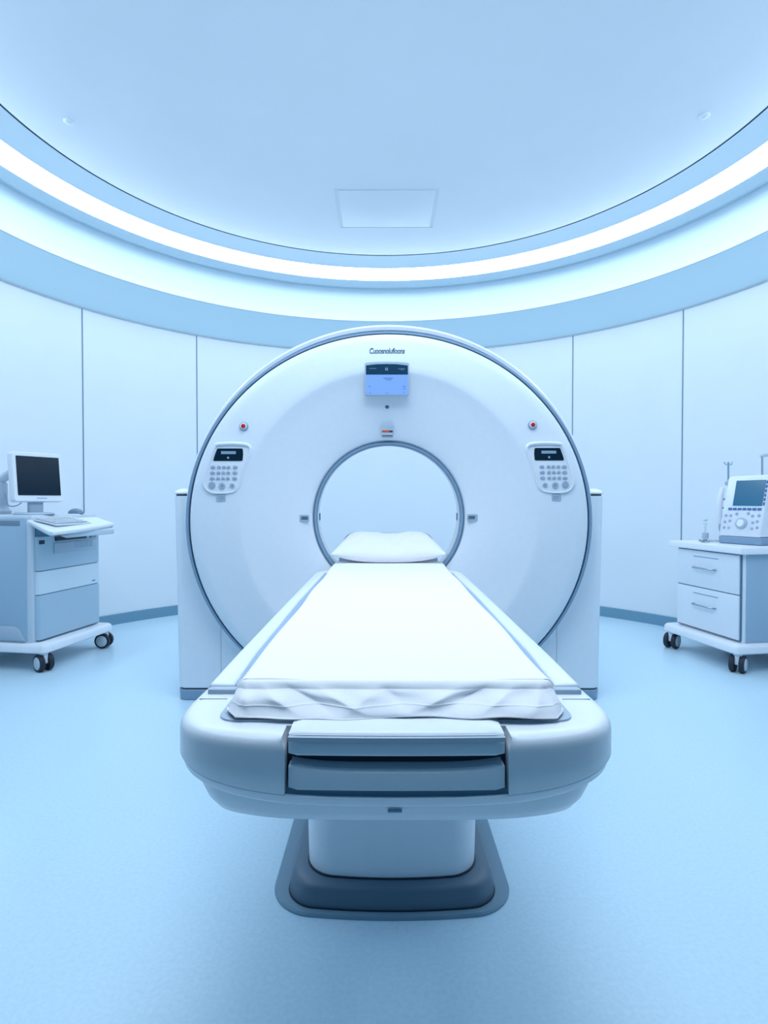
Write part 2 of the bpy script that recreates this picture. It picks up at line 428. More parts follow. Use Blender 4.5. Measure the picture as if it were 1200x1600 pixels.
# emergency stops
for (x, y) in ((381, 666), (832, 664)):
    p = at(x, y, YF); e = None
    bm = BM(); lathe(bm, [(.021, .01), (.021, -.004), (.018, -.007), (.0155, -.007)], (p.x, YF, p.z), axis='Y'); e = obj('emergency_stop', bm, M['grey'], g)
    bm = BM(); lathe(bm, [(.0165, .0), (.0165, -.009), (.013, -.010)], (p.x, YF, p.z), axis='Y'); obj('collar', bm, M['white'], e)
    bm = BM(); lathe(bm, [(.0105, .0), (.0105, -.013), (.009, -.017), (.005, -.0185)], (p.x, YF, p.z), axis='Y'); obj('stop_button', bm, M['red'], e)
# keypads (drawn for the left one, mirrored for the right one)
def kp(x, y, mir):
    px, py = 310+x/10, 640+y/10
    return (1214.5-px, py-.8) if mir else (px, py)
for mir in (False, True):
    out = [(262, 575), (300, 545), (500, 532), (700, 540), (780, 562), (812, 610), (800, 690), (760, 820), (700, 1000), (655, 1160), (600, 1250), (520, 1290), (350, 1308), (190, 1290), (110, 1225), (88, 1150), (110, 1040), (190, 780)]
    sm = [(v.x, v.y) for v in smooth_pts([Vector((a, b)) for a, b in out], 4, True)]
    px = [kp(a, b, mir) for a, b in sm]
    bm = BM(); front_plate(bm, px, YF+.02, .0235, .0008); pan = obj('control_panel', bm, M['white'], g)
    bm = BM(); zs = [at(a, b, YF).z for a, b in px]; zt_, zb_ = max(zs), min(zs); tube(bm, [at(a, b, YF-.004) for a, b in px], [.0035+.0055*max(0, (z-zb_)/(zt_-zb_)-.55)/.45 for z in zs]+[.004], 8, True); obj('panel_lip', bm, M['shell'], pan)
    dsp = [(292, 618), (305, 608), (680, 608), (695, 622), (700, 700), (692, 790), (680, 802), (245, 802), (234, 790), (250, 730)]
    bm = BM(); front_plate(bm, [kp(a, b, mir) for a, b in dsp], YF-.003, .003, .001); d = obj('panel_display', bm, M['screen'], pan)
    bm = BM(); front_plate(bm, [kp(a, b, mir) for a, b in ((355, 650), (585, 650), (585, 695), (355, 695))], YF-.0055, .0012); obj('readout', bm, M['lcdlite'], d)
    bm = BM(); front_plate(bm, [kp(465+18*math.cos(q), 752+18*math.sin(q), mir) for q in [i*PI/4 for i in range(8)]], YF-.0055, .0012); obj('status_light', bm, M['button'], d)
    for row in range(3):
        for j, x in enumerate((230, 322, 400, 475, 580)):
            a, b = (38, 24) if j in (0, 4) else (29, 23)
            cxx, cyy = x-6*row, 900+row*88
            bm = BM(); front_plate(bm, [kp(cxx+a*math.cos(2*PI*i/16), cyy+b*math.sin(2*PI*i/16), mir) for i in range(16)], YF-.003, .006, .002)
            obj('key', bm, M['button'], pan)
    for x, y, r, mm in ((213, 1180, 54, 'button'), (372, 1190, 52, 'lgrey'), (530, 1185, 38, 'lgrey')):
        bm = BM(); front_plate(bm, [kp(x+r*math.cos(2*PI*i/24), y+r*math.sin(2*PI*i/24), mir) for i in range(24)], YF-.003, .006, .002); kn = obj('round_key', bm, M[mm], pan)
        if mm == 'lgrey':
            bm = BM(); front_plate(bm, [kp(x+r*.4*math.cos(2*PI*i/16), y+r*.4*math.sin(2*PI*i/16), mir) for i in range(16)], YF-.009, .0012); obj('key_mark', bm, M['grey'], kn)
    lb = [(290, 1335), (300, 1325), (425, 1325), (435, 1335), (435, 1420), (425, 1432), (300, 1432), (290, 1420)]
    bm = BM(); front_plate(bm, [kp(a, b, mir) for a, b in lb], YF+.01, .0125, .001); l = obj('label_plate', bm, M['lgrey'], g)
    bm = BM()
    for yy in (1360, 1390): front_plate(bm, [kp(a, b, mir) for a, b in ((318, yy), (405, yy), (405, yy+12), (318, yy+12))], YF-.002, .001)
    obj('label_lines', bm, M['grey'], l)

# ================================================================== PATIENT TABLE
t = thing('patient_table', 'white motorised scanner table with rounded end on a grey floor base', 'patient table', (AX, 1.8, 0))
def half_outline():
    return [(.168, .858), (.22, .864), (.27, .876), (.31, .894), (.34, .921), (.359, .957), (.366, 1.0), (.366, 1.06), (.361, 1.2), (.356, 1.5), (.352, 2.0), (.35, 2.6), (.345, 2.86)]
HO = [tuple(v.xy) for v in smooth_pts([Vector((x, y, 0)) for x, y in half_outline()], 4)]
notch = .905
right = HO; left = [(-x, y) for x, y in HO]
OUT = [(AX+.168, .872)]+[(AX+x, y) for x, y in right]+[(AX+x, y) for x, y in left[::-1]]+[(AX-.168, .872), (AX-.168, notch), (AX+.168, notch)]
FULL = [(AX+x, y) for x, y in right]+[(AX+x, y) for x, y in left[::-1]]+[(AX-.1, .8555), (AX, .8545), (AX+.1, .8555)]
ZT = .645
LIM = [1 for x, y in OUT]
LIM = [.005 if (abs(abs(x-AX)-.168) < .002) else l for (x, y), l in zip(OUT, LIM)]
def zb(x, y):
    u = min(1, abs(x-AX)/.36); return .557+.03*u**3
def zrim(off):
    return lambda x, y: zb(x, y)+off
bm = BM()
plan_loft(bm, [(inset_poly(OUT, .0015), zrim(.0)), (OUT, zrim(.0015)), (OUT, .60), (OUT, .624), (inset_poly(OUT, .0015, LIM), .632), (inset_poly(OUT, .005, LIM), .638), (inset_poly(OUT, .010, LIM), .6420), (inset_poly(OUT, .017, LIM), .6443), (inset_poly(OUT, .025, LIM), ZT), (inset_poly(OUT, .0262, LIM), ZT), (inset_poly(OUT, .029, LIM), ZT)])
obj('table_frame', bm, M['white'], t, angle=55)
bm = BM()
plan_loft(bm, [(inset_poly(FULL, .05), zrim(-.03)), (inset_poly(FULL, .018), zrim(-.022)), (inset_poly(FULL, .007), zrim(-.014)), (inset_poly(FULL, .003), zrim(-.0025)), (inset_poly(FULL, .004), zrim(-.0015)), (inset_poly(FULL, .02), zrim(-.0015))])
obj('lower_rim', bm, M['white'], t)
bm = BM()
plan_loft(bm, [(inset_poly(FULL, .008), zrim(-.003)), (inset_poly(FULL, .008), zrim(.006))]); obj('rim_gap', bm, M['seam'], t)
bm = BM()
HI = lambda d, z: (inset_poly(FULL, d), z)
plan_loft(bm, [HI(.028, zrim(-.02)), HI(.030, .553), HI(.035, .53), HI(.044, .51), HI(.058, .493), HI(.078, .481), HI(.10, .475), HI(.13, .472)])
obj('underbody', bm, M['white'], t)
bm = BM(); p = at(617, 1268.5, .889); box(bm, p.x-.011, p.x+.011, .8885, .9, p.z-.001, p.z+.001); obj('maker_mark', bm, M['grey'], t)
# front end pieces between the two horns of the frame
bm = BM(); box(bm, AX-.167, AX+.167, .885, .95, .563, .64); obj('handle_recess', bm, M['dark'], t)
def bar(y0, y1, z0, z1, bow, bev, hw=.163, n=24, cut=0):
    bm = BM(); rings = []
    for i in range(n+1):
        u = -1+2*i/n; x = AX+u*hw
        f = y0-bow*(1-u*u)
        zt = z1-cut*(1-u**4)
        e = bev*(1 if 0 < i < n else .4)
        sh = .0 if 0 < i < n else .003
        rings.append([Vector((x, y1, z0+sh)), Vector((x, f+e+sh, z0+sh)), Vector((x, f+sh, z0+e+sh)), Vector((x, f+sh, zt-e-sh)), Vector((x, f+e*.4+sh, zt-e*.35-sh)), Vector((x, f+e+sh, zt-sh)), Vector((x, y1, zt-sh))])
    loft(bm, rings); return bm
up = obj('front_handle', bar(.862, .93, .617, .6405, .003, .004), M['shell'], t)
obj('front_ledge', bar(.8655, .935, .639, .652, .003, .009), M['white'], t)
bm = BM(); rings = []
for i in range(25):
    u = -1+2*i/24; x = AX+u*.163; f = .8615-.003*(1-u*u)
    rings.append([Vector((x, f+.002, .6385)), Vector((x, f-.0008, .639)), Vector((x, f+.0005, .6455)), Vector((x, f+.004, .647))])
loft(bm, rings); obj('metal_strip', bm, M['lgrey'], up)
lp = obj('lower_handle', bar(.862, .93, .5645, .604, .004, .004, cut=.009), M['shell'], t)
# lower handle top: slopes up to the back
bm = BM(); rings = []
for i in range(25):
    u = -1+2*i/24; x = AX+u*.160; f = .868-.004*(1-u*u)
    k = .009*(1-u**4); rings.append([Vector((x, f, .600-k)), Vector((x, f+.003, .6035-k)), Vector((x, .90, .611-k)), Vector((x, .925, .611-k)), Vector((x, .925, .59))])
loft(bm, rings); obj('handle_ramp', bm, M['lgrey'], lp)
# rails and cradle
for s in (-1, 1):
    o_ = [(.346, 1.075), (.349, 1.3), (.350, 2.0), (.349, 2.74), (.340, 2.79), (.290, 2.88), (.262, 2.93), (.25, 3.0)]
    i_ = [(.205, 3.0), (.225, 2.9), (.305, 2.76), (.312, 2.0), (.307, 1.3), (.298, 1.075)]
    P = [(AX+s*x, y) for x, y in o_+i_]
    if s < 0: P = P[::-1]
    bm = BM(); plan_loft(bm, [(P, .638), (P, .654), (inset_poly(P, .003), .658), (inset_poly(P, .007), .660)])
    rl = obj('side_rail', bm, M['white'], t)
    i2 = [(AX+s*.2985, 1.078), (AX+s*.266, 1.078), (AX+s*.266, 2.76), (AX+s*.3055, 2.76)]
    i2 = [i2[0], i2[1], i2[2], i2[3], (AX+s*.3125, 2.0), (AX+s*.3075, 1.3)]
    bm = BM()
    vs = [bm.verts.new((x, y, z)) for (x, y), z in zip(i2, (.656, .6485, .6485, .656, .656, .656))]
    vb = [bm.verts.new((x, y, .635)) for (x, y) in i2]
    bm.faces.new(vs); bm.faces.new(vb[::-1])
    for i in range(6): bm.faces.new((vs[i], vs[(i+1) % 6], vb[(i+1) % 6], vb[i]))
    obj('rail_channel', bm, M['channel'], rl, smooth=False)
    bm = BM(); box(bm, *sorted((AX+s*.344, AX+s*.292)), 1.058, 1.08, .640, .654, .003); obj('rail_end', bm, M['lgrey'], rl)
    bm = BM(); box(bm, *sorted((AX+s*.350, AX+s*.300)), 1.031, 1.0325, .6435, .6462); obj('cover_seam', bm, M['lgrey'], t)
bm = BM(); P = rr_poly(AX-.29, AX+.29, .925, 2.8, .03); P = [(AX+(x-AX)*(1), y) for x, y in P]
plan_loft(bm, [(P, .636), (P, .648)]); obj('cradle_board', bm, M['lgrey'], t)
bm = BM(); P = [(AX-.26, 2.8), (AX+.26, 2.8), (AX+.235, 3.0), (AX+.225, 3.2), (AX+.2, 3.3), (AX-.2, 3.3), (AX-.225, 3.2), (AX-.235, 3.0)]
plan_loft(bm, [(P, .637), (P, .650)]); obj('cradle_tip', bm, M['white'], t)
# column, base block and floor plate
def plan(hw, y0, y1, rf, rb=.05): return rr_poly(AX-hw, AX+hw, y0, y1, [rf, rf, rb, rb], 10)
def bowed(P, y0, bow, hw):  # front edge bows towards the camera
    return [(x, y-bow*max(0, 1-((x-AX)/hw)**2)*(1 if y < y0+.2 else 0)) for x, y in P]
def dens(P, k=6):
    out = []
    for i in range(len(P)):
        a, b = Vector(P[i]), Vector(P[(i+1) % len(P)]); n = k if (b-a).length > .06 else 1
        for j in range(n): out.append(tuple(a.lerp(b, j/n)))
    return out
def BP(hw, y0, y1, rf, bow): return bowed(dens(plan(hw, y0, y1, rf), 10), y0, bow, hw)
bm = BM()
plan_loft(bm, [(BP(.216, 1.437, 2.25, .07, .02), .055), (BP(.219, 1.433, 2.26, .07, .02), .2), (BP(.222, 1.428, 2.27, .07, .02), .40), (BP(.224, 1.425, 2.27, .07, .02), .422), (BP(.227, 1.42, 2.27, .07, .02), .44), (BP(.24, 1.38, 2.3, .08, .02), .475), (BP(.25, 1.37, 2.3, .08, .02), .485)])
obj('lift_column', bm, M['white'], t, angle=60)
bm = BM(); plan_loft(bm, [(BP(.219, 1.433, 2.26, .07, .02), .06), (BP(.219, 1.433, 2.26, .07, .02), .068)]); obj('column_seal', bm, M['dark'], t)
bm = BM()
plan_loft(bm, [(BP(.262, 1.402, 2.5, .07, .022), .010), (BP(.262, 1.402, 2.5, .07, .022), .02), (BP(.257, 1.407, 2.49, .07, .022), .05), (BP(.252, 1.412, 2.48, .07, .022), .057), (BP(.243, 1.42, 2.47, .065, .022), .0625), (BP(.23, 1.43, 2.46, .06, .022), .0645)])
obj('base_cover', bm, M['darkbase'], t)
bm = BM(); plan_loft(bm, [(BP(.264, 1.40, 2.5, .07, .022), .008), (BP(.264, 1.40, 2.5, .07, .022), .012)]); obj('base_seal', bm, M['dark'], t)
bm = BM()
plan_loft(bm, [(BP(.303, 1.388, 2.55, .10, .027), 0), (BP(.303, 1.388, 2.55, .10, .027), .005), (BP(.300, 1.391, 2.545, .10, .027), .009)])
obj('floor_plate', bm, M['plate'], t)

# ------------------------------------------------------------------ sheet over the mattress
ZM = .695
def sheet():
    bm = BM(); NX, NL, nd = 220, 150, 70
    hw = .276
    rows = []
    path = [('d', i/nd) for i in range(nd+1)]+[('t', (i/NL)**1.6) for i in range(1, NL+1)]
    def tri(t):            # soft triangular ridge
        return math.exp(-abs(t)**1.4)
    # creases: (x at the top, x at the hem, width, height)
    cr = [(-.255, -.235, .012, .006), (-.235, -.15, .020, .011), (-.20, -.09, .018, -.007), (-.15, -.03, .024, .010), (-.02, -.085, .020, .006), (-.03, .03, .018, -.006),
          (.12, .02, .028, .011), (.17, .07, .020, -.007), (.21, .13, .022, .010), (.25, .215, .014, .007), (.245, .265, .010, -.004)]
    for kind, v in path:
        row = []
        for j in range(NX+1):
            u = -1+2*j/NX; x = u*hw
            au = abs(u); drop_s = 0; xo = x
            if au > .93:
                q = (au-.93)/.07; a = q*PI/2
                xo = math.copysign(hw*.93+.016*math.sin(a), x); drop_s = .016*(1-math.cos(a))
                if q > .6: drop_s += (q-.6)/.4*.026
            if kind == 't':
                y = .985+v*(2.93-.985); z = ZM-drop_s
                k = math.exp(-(y-.985)/.05)
                z += k*.0012*math.sin(x*26+1.3)+.0010*math.sin(x*17+y*5)*math.sin(y*8)
                xo += .0025*math.sin(y*9+x*3)*(au > .9)
                if z < .652: z = .652
            else:
                w_ = 1-v                                  # 0 at the top edge, 1 at the hem
                if w_ < .22:
                    a = w_/.22*PI/2*.8; y = .985-.016*math.sin(a); z = ZM-.016*(1-math.cos(a))
                else:
                    q_ = (w_-.22)/.78; y = .9698-.0518*q_; z = ZM-.0111-(ZM-.0111-.6535)*q_**1.1
                z -= drop_s*(1-w_)**.6*.9
                f = 0
                for xa, xb, wd, am in cr:
                    c_ = xa+(xb-xa)*w_
                    f += am*tri((x-c_)/(wd*(.7+.6*w_)))*math.sin(PI*min(1, .12+w_*.9))
                f += .003*math.sin(x*23+w_*4)*w_+.0012*math.sin(x*64-w_*6)
                f += .0009*math.exp(-((w_-.66)/.02)**2)   # raised line of the hem
                f += .004*math.sin(w_*7+x*9)*(1-w_)
                y -= f*1.35*math.sin(min(1, w_/.5)*PI/2)**2
                z += .0015*math.sin(x*41+.5)*w_*w_+.002*math.sin(x*12)*w_*w_
                y += .045*max(0, au-.92)/.08*(.3+.7*w_)
                y = max(y, .903) if z < .653 else y
                z = max(z, .6530)
                xo += math.copysign(.008*w_*(au**6), x)
            row.append(bm.verts.new((AX+xo, y, z)))
        rows.append(row)
    for a, b in zip(rows, rows[1:]):
        for i in range(NX): bm.faces.new((a[i], a[i+1], b[i+1], b[i]))
    return bm
bm = sheet(); s_ = obj('bed_sheet', bm, M['sheet'], angle=80)
so = s_.modifiers.new('thick', 'SOLIDIFY'); so.thickness = .0015; so.offset = -1
tag(s_, 'white cotton sheet draped over the mattress of the scanner table', 'bed sheet')

# ------------------------------------------------------------------ pillow and head rest
def pillow():
    bm = BM(); N = 44; W, D, H = .288, .165, .070
    grid = {}
    for side in (1, -1):
        for i in range(N+1):
            for j in range(N+1):
                u = -1+2*i/N; v = -1+2*j/N
                if side == -1 and (i in (0, N) or j in (0, N)): continue
                pin = 1-.07*(1-abs(u)**2.5)*abs(v)**6
                pin2 = 1-.06*(1-abs(v)**2.5)*abs(u)**6
                x = W*u*pin2*(1-.27*((v+1)/2)**1.2); y = D*v*pin
                h = H*((1-abs(u)**3.2)**.62)*((1-abs(v)**2.8)**.62)
                h *= 1-.24*math.exp(-(u/.38)**2)*(1 if side == 1 else 0)
                z = side*h*(1 if side == 1 else .6)
                if side == 1: z += .0022*math.sin(u*9+v*4)*(1-u*u)*(1-v*v)+.0018*math.sin(u*17-v*9)*(1-v*v)*(1-u**4)
                z += .034*(abs(u)**2.6)*(1-.5*(v+1)/2)     # ears lift a little
                grid[(side, i, j)] = bm.verts.new((x, y, z))
    def V(s, i, j): return grid.get((s, i, j)) or grid[(1, i, j)]
    for s in (1, -1):
        for i in range(N):
            for j in range(N):
                q = [V(s, i, j), V(s, i+1, j), V(s, i+1, j+1), V(s, i, j+1)]
                try: bm.faces.new(q if s == 1 else q[::-1])
                except ValueError: pass
    return bm
pl = obj('pillow', pillow(), M['sheet'], angle=180)
pl.location = (AX, 2.975, .757); pl.rotation_euler = (math.radians(17), 0, 0)
tag(pl, 'plump white pillow at the far end of the sheet inside the bore', 'pillow')
bm = BM()
rings = []
for i in range(33):
    u = -1+2*i/32; x = AX+u*.272
    zt = .66+.168*(1-abs(u)**9)**.6-.004*math.cos(u*3)
    rings.append([Vector((x, 3.15, .652)), Vector((x, 3.145, (.652+zt)/2)), Vector((x, 3.155, zt)), Vector((x, 3.175, zt+.003)), Vector((x, 3.20, zt-.004)), Vector((x, 3.215, .652))])
loft(bm, rings); hr = obj('head_rest', bm, M['lgrey'], angle=60)
tag(hr, 'pale grey curved head rest standing behind the pillow', 'head rest')

# ================================================================== CARTS
def caster(parent, x, y, ang, ztop=.115, locked=False):
    """twin wheel caster in the cart's own axes"""
    m0 = Matrix.Translation((x, y, 0)) @ Matrix.Rotation(ang, 4, 'Z')
    def add(name, bm, m, par):
        bmesh.ops.transform(bm, matrix=m0, verts=bm.verts); return local(name, bm, m, par)
    bm = BM(); lathe(bm, [(.020, .098), (.026, .10), (.026, ztop-.004), (.02, ztop)]); box(bm, -.014, .014, -.028, .034, .045, .103, .008)
    c = add('caster', bm, M['white'], parent)
    for s in (-1, 1):
        bm = BM(); lathe(bm, [(.036, s*.012), (.049, s*.013), (.0505, s*.018), (.0505, s*.034), (.047, s*.039), (.037, s*.040)], (0, 0, .0505), 32, 'X'); w_ = add('wheel', bm, M['rubber'], c)
        bm = BM(); lathe(bm, [(.037, s*.03), (.037, s*.0405), (.034, s*.0425), (.012, s*.0445), (.003, s*.0447)], (0, 0, .0505), 28, 'X'); add('wheel_hub', bm, M['offw'], c)
    return c

# ---- left computer cart. own axes: +x = out of the drawer front, +y = away from the camera
RL = -math.atan2(.162, .987)
CL = thing('computer_cart', 'white workstation cart on casters with drawers and pull-out keyboard tray', 'medical cart', (-2.067, 3.38, 0), RL)
# origin = near front corner of the body
L_, W_ = .46, .575
P = rr_poly(-L_, 0, 0, W_, [.03, .012, .012, .03])
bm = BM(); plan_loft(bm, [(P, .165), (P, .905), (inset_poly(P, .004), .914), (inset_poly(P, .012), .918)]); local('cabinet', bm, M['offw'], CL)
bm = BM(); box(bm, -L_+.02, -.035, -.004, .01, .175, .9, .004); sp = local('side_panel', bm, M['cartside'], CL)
bm = BM(); box(bm, -.30, -.075, -.006, .01, .855, .885, .002); local('side_slot', bm, M['mgrey'], sp)
bm = BM(); P = [(-.40, .178), (-.045, .178), (-.085, .245), (-.115, .262), (-.40, .262)]
rings = [[Vector((x, y, z)) for x, z in Q] for Q, y in ((P, .0), (P, -.012), (inset_poly(P, .008), -.018))]
loft(bm, rings); local('kick_panel', bm, M['lgrey'], sp)
# front panels, their near corner rounded
def fpanel(name, z0, z1, m, d=.028, y0=.018, y1=W_-.012):
    P = rr_poly(-.02, d, y0, y1, [.004, .022, .006, .004])
    bm = BM(); plan_loft(bm, [(inset_poly(P, .003), z0), (P, z0+.003), (P, z1-.003), (inset_poly(P, .003), z1)])
    return local(name, bm, m, CL)
ps = rr_poly(-.02, .022, .024, W_-.018, [.004, .018, .006, .004])
bm = BM(); plan_loft(bm, [(ps, .172), (ps, .86)]); local('front_recess', bm, M['seam'], CL)
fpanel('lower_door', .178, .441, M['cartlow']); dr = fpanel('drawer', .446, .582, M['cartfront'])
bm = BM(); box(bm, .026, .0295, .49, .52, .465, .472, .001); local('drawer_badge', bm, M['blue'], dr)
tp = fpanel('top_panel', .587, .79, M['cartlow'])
bm = BM(); box(bm, .026, .034, .14, .53, .68, .745, .003); local('vent_panel', bm, M['lgrey'], tp)
bm = BM()
for i in range(8): box(bm, .033, .036, .33+i*.022, .34+i*.022, .70, .738)
local('vent_ribs', bm, M['cartlow'], tp)
bm = BM(); box(bm, .026, .036, .15, .43, .757, .782, .001); local('disc_slot', bm, M['dark'], tp)
bm = BM(); box(bm, .026, .036, .47, .525, .757, .785, .001); local('port_window', bm, M['mgrey'], tp)
bm = BM(); box(bm, .029, .034, .025, .065, .745, .768, .001, mtx=Matrix.Translation((-.004, 0, 0))); local('key_switch', bm, M['dark'], tp)
# base platform
P = rr_poly(-L_-.03, .10, -.03, W_+.04, .035)
bm = BM(); plan_loft(bm, [(inset_poly(P, .006), .112), (P, .118), (P, .148), (inset_poly(P, .008), .160), (inset_poly(P, .02), .166)]); local('base', bm, M['white'], CL)
for x, y, a in ((.052, .02, 1.15), (.052, W_-.0, 1.75), (-L_+.02, .03, 1.2), (-L_+.02, W_-.0, .6)): caster(CL, x, y, a)
# keyboard tray
tray_m = Matrix.Rotation(math.radians(9), 4, 'Y')
P = [(v.x, v.y) for v in smooth_pts([Vector(q) for q in ((.0, -.01, 0), (.02, -.04, 0), (.12, -.095, 0), (.205, -.137, 0), (.235, -.135, 0), (.25, -.11, 0), (.215, .2, 0), (.165, .51, 0), (.145, .54, 0), (.08, .55, 0), (.0, .56, 0), (-.0, .3, 0))], 3, True)]
bm = BM(); plan_loft(bm, [(inset_poly(P, .014), .824), (inset_poly(P, .003), .834), (P, .842), (P, .850), (inset_poly(P, .005), .855)])
for v in bm.verts: v.co.z -= v.co.x*.24-.037
tr = local('keyboard_tray', bm, M['white'], CL)
bm = BM(); box(bm, .0, .19, .05, .50, .79, .826, .008); 
for v in bm.verts: v.co.z -= v.co.x*.24-.037
local('tray_bracket', bm, M['offw'], CL)
def zt(x): return .855-x*.24+.037
kb = thing('keyboard', 'white flat keyboard lying on the tray of the computer cart', 'keyboard', CL.matrix_world @ Vector((.085, .17, zt(.085)+.001)), RL+.10)
bm = BM(); box(bm, -.070, .075, -.20, .15, 0, .010, .004)
for v in bm.verts: v.co.z -= v.co.x*.24
local('keyboard_body', bm, M['offw'], kb)
for r in range(5):
    bm = BM()
    for k in range(13):
        x0 = -.062+r*.0265; y0 = -.192+k*.0258; box(bm, x0, x0+.021, y0, y0+.021, .011-x0*.24, .016-x0*.24, .002, 1)
    local('key_row', bm, M['white'], kb)
ms = BM()
N = 16
for_m = bmesh.ops.create_uvsphere(ms, u_segments=24, v_segments=14, radius=1)
for v in ms.verts: v.co = Vector((v.co.x*.055, v.co.y*.032, max(0, v.co.z)*.034))
mo = obj('computer_mouse', ms, M['mgrey']); mo.location = CL.matrix_world @ Vector((-.05, .44, .9185)); mo.rotation_euler = (0, 0, RL)
tag(mo, 'small grey computer mouse on the cabinet top behind the keyboard', 'computer mouse')
# monitor on the cart
th = math.radians(58)
mloc = at(55, 797, 3.53); mloc.z = .918
MO = thing('computer_monitor', 'dark-screened white monitor on a flat foot on top of the computer cart', 'monitor', mloc, th)
# own axes: -y faces the room
bm = BM(); P = rr_poly(-.11, .09, -.09, .08, .05); plan_loft(bm, [(P, .001), (P, .006), (inset_poly(P, .01), .014)]); local('stand_foot', bm, M['lgrey'], MO)
bm = BM(); box(bm, -.036, .046, -.01, .025, .012, .14, .006); local('stand_neck', bm, M['lgrey'], MO)
hwm = .175
def mbox(bm, x0, x1, y0, y1, z0, z1, bev):
    box(bm, x0, x1, y0, y1, z0, z1, bev); return bm
case = thing
bm = BM(); P = rr_poly(-.148, .148, .0, .30, .018)
rings = [[Vector((x+.01, y, z+.075)) for x, z in Q] for Q, y in ((inset_poly(P, .03), .045), (inset_poly(P, .008), .035), (P, .02), (P, -.022), (inset_poly(P, .004), -.03))]
tilt = Matrix.Translation((0, 0, .2)) @ Matrix.Rotation(math.radians(-6), 4, 'X') @ Matrix.Translation((0, 0, -.2))
loft(bm, rings); bmesh.ops.transform(bm, matrix=tilt, verts=bm.verts); mc = local('monitor_case', bm, M['white'], MO)
bm = BM(); box(bm, -.116, .136, -.0325, -.028, .113, .350, .001); bmesh.ops.transform(bm, matrix=tilt, verts=bm.verts); local('monitor_screen', bm, M['screen'], mc)
bm = BM(); box(bm, -.01, .05, -.0312, -.029, .093, .098); bmesh.ops.transform(bm, matrix=tilt, verts=bm.verts); local('monitor_mark', bm, M['grey'], mc)
# support arm at the picture's edge
AR = thing('monitor_arm', 'pale jointed arm and post rising behind the monitor on the cart', 'monitor arm', at(2, 797, 3.62))
b0 = AR.location.copy(); b0.z = .918; AR.location = b0; bpy.context.view_layer.update()
bm = BM(); lathe(bm, [(.055, .0), (.055, .02), (.042, .035), (.038, .06), (.036, .19), (.03, .2)], b0, 24); obj('post', bm, M['lgrey'], AR)
q = [at(-22, 762, 3.62), at(-4, 752, 3.62), at(10, 742, 3.6), at(24, 733, 3.58)]
bm = BM(); tube(bm, smooth_pts([b0+Vector((-.01, 0, .17)), at(-3, 754, 3.62), at(10, 744, 3.61), at(23, 735, 3.60)], 6), .026, 14); obj('arm', bm, M['offw'], AR)
bm = BM(); tube(bm, smooth_pts([at(8, 770, 3.58), at(12, 788, 3.57), at(22, 791, 3.56), at(33, 786, 3.55), at(36, 778, 3.54)], 6), .0035, 6); obj('cable', bm, M['grey'], AR)

# ---- right drawer cart: own axes, -x = out of the drawer front, +y away from the camera
RR_ = math.atan2(.097, .57)
CRt = thing('drawer_cart', 'white two-drawer cabinet on casters with overhanging worktop', 'medical cart', (2.097, 3.38, 0), RR_)
Wd = .575
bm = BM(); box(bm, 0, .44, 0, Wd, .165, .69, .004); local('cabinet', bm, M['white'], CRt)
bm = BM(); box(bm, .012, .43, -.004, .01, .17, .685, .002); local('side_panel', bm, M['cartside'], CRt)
bm = BM(); box(bm, -.012, .01, .014, Wd-.014, .175, .685); local('front_recess', bm, M['seam'], CRt, smooth=False)
for z0, z1 in ((.181, .443), (.449, .681)):
    bm = BM(); box(bm, -.022, -.002, .018, Wd-.018, z0, z1, .003); d = local('drawer', bm, M['white'], CRt)
    zc = z1-.068-.04; 
    bm = BM(); pts = [(-.02, .20, zc), (-.038, .20, zc), (-.045, .21, zc), (-.045, .38, zc), (-.038, .39, zc), (-.02, .39, zc)]
    tube(bm, pts, .0055, 8); local('handle', bm, M['chrome'], d)
    bm = BM(); box(bm, -.0235, -.02, .18, .40, z1-.040, z1-.035); local('label_slot', bm, M['grey'], d)
bm = BM(); P = rr_poly(-.045, .47, -.03, Wd+.05, .012); plan_loft(bm, [(inset_poly(P, .002), .69), (P, .692), (P, .724), (inset_poly(P, .004), .729), (inset_poly(P, .01), .730)]); local('worktop', bm, M['white'], CRt)
P = rr_poly(-.085, .46, -.045, Wd+.05, .035)
bm = BM(); plan_loft(bm, [(inset_poly(P, .006), .112), (P, .118), (P, .148), (inset_poly(P, .008), .160), (inset_poly(P, .02), .166)]); local('base', bm, M['white'], CRt)
for x, y, a in ((-.035, -.0, -.95), (-.045, Wd+.0, -1.05), (.41, .0, -.9), (.41, Wd, -.4)): caster(CRt, x, y, a)

# ---- monitor unit standing on the drawer cart
pA = Vector((2.165, 3.74, .73)); pB = Vector((2.274, 3.50, .73))   # far left and near right corners of its front
ed = (pB-pA); wU = ed.length; aU = math.atan2(ed.y, ed.x)
U = thing('ultrasound_unit', 'white desktop monitoring unit with teal screen and control keys on the drawer cart', 'medical monitor', pA, aU)
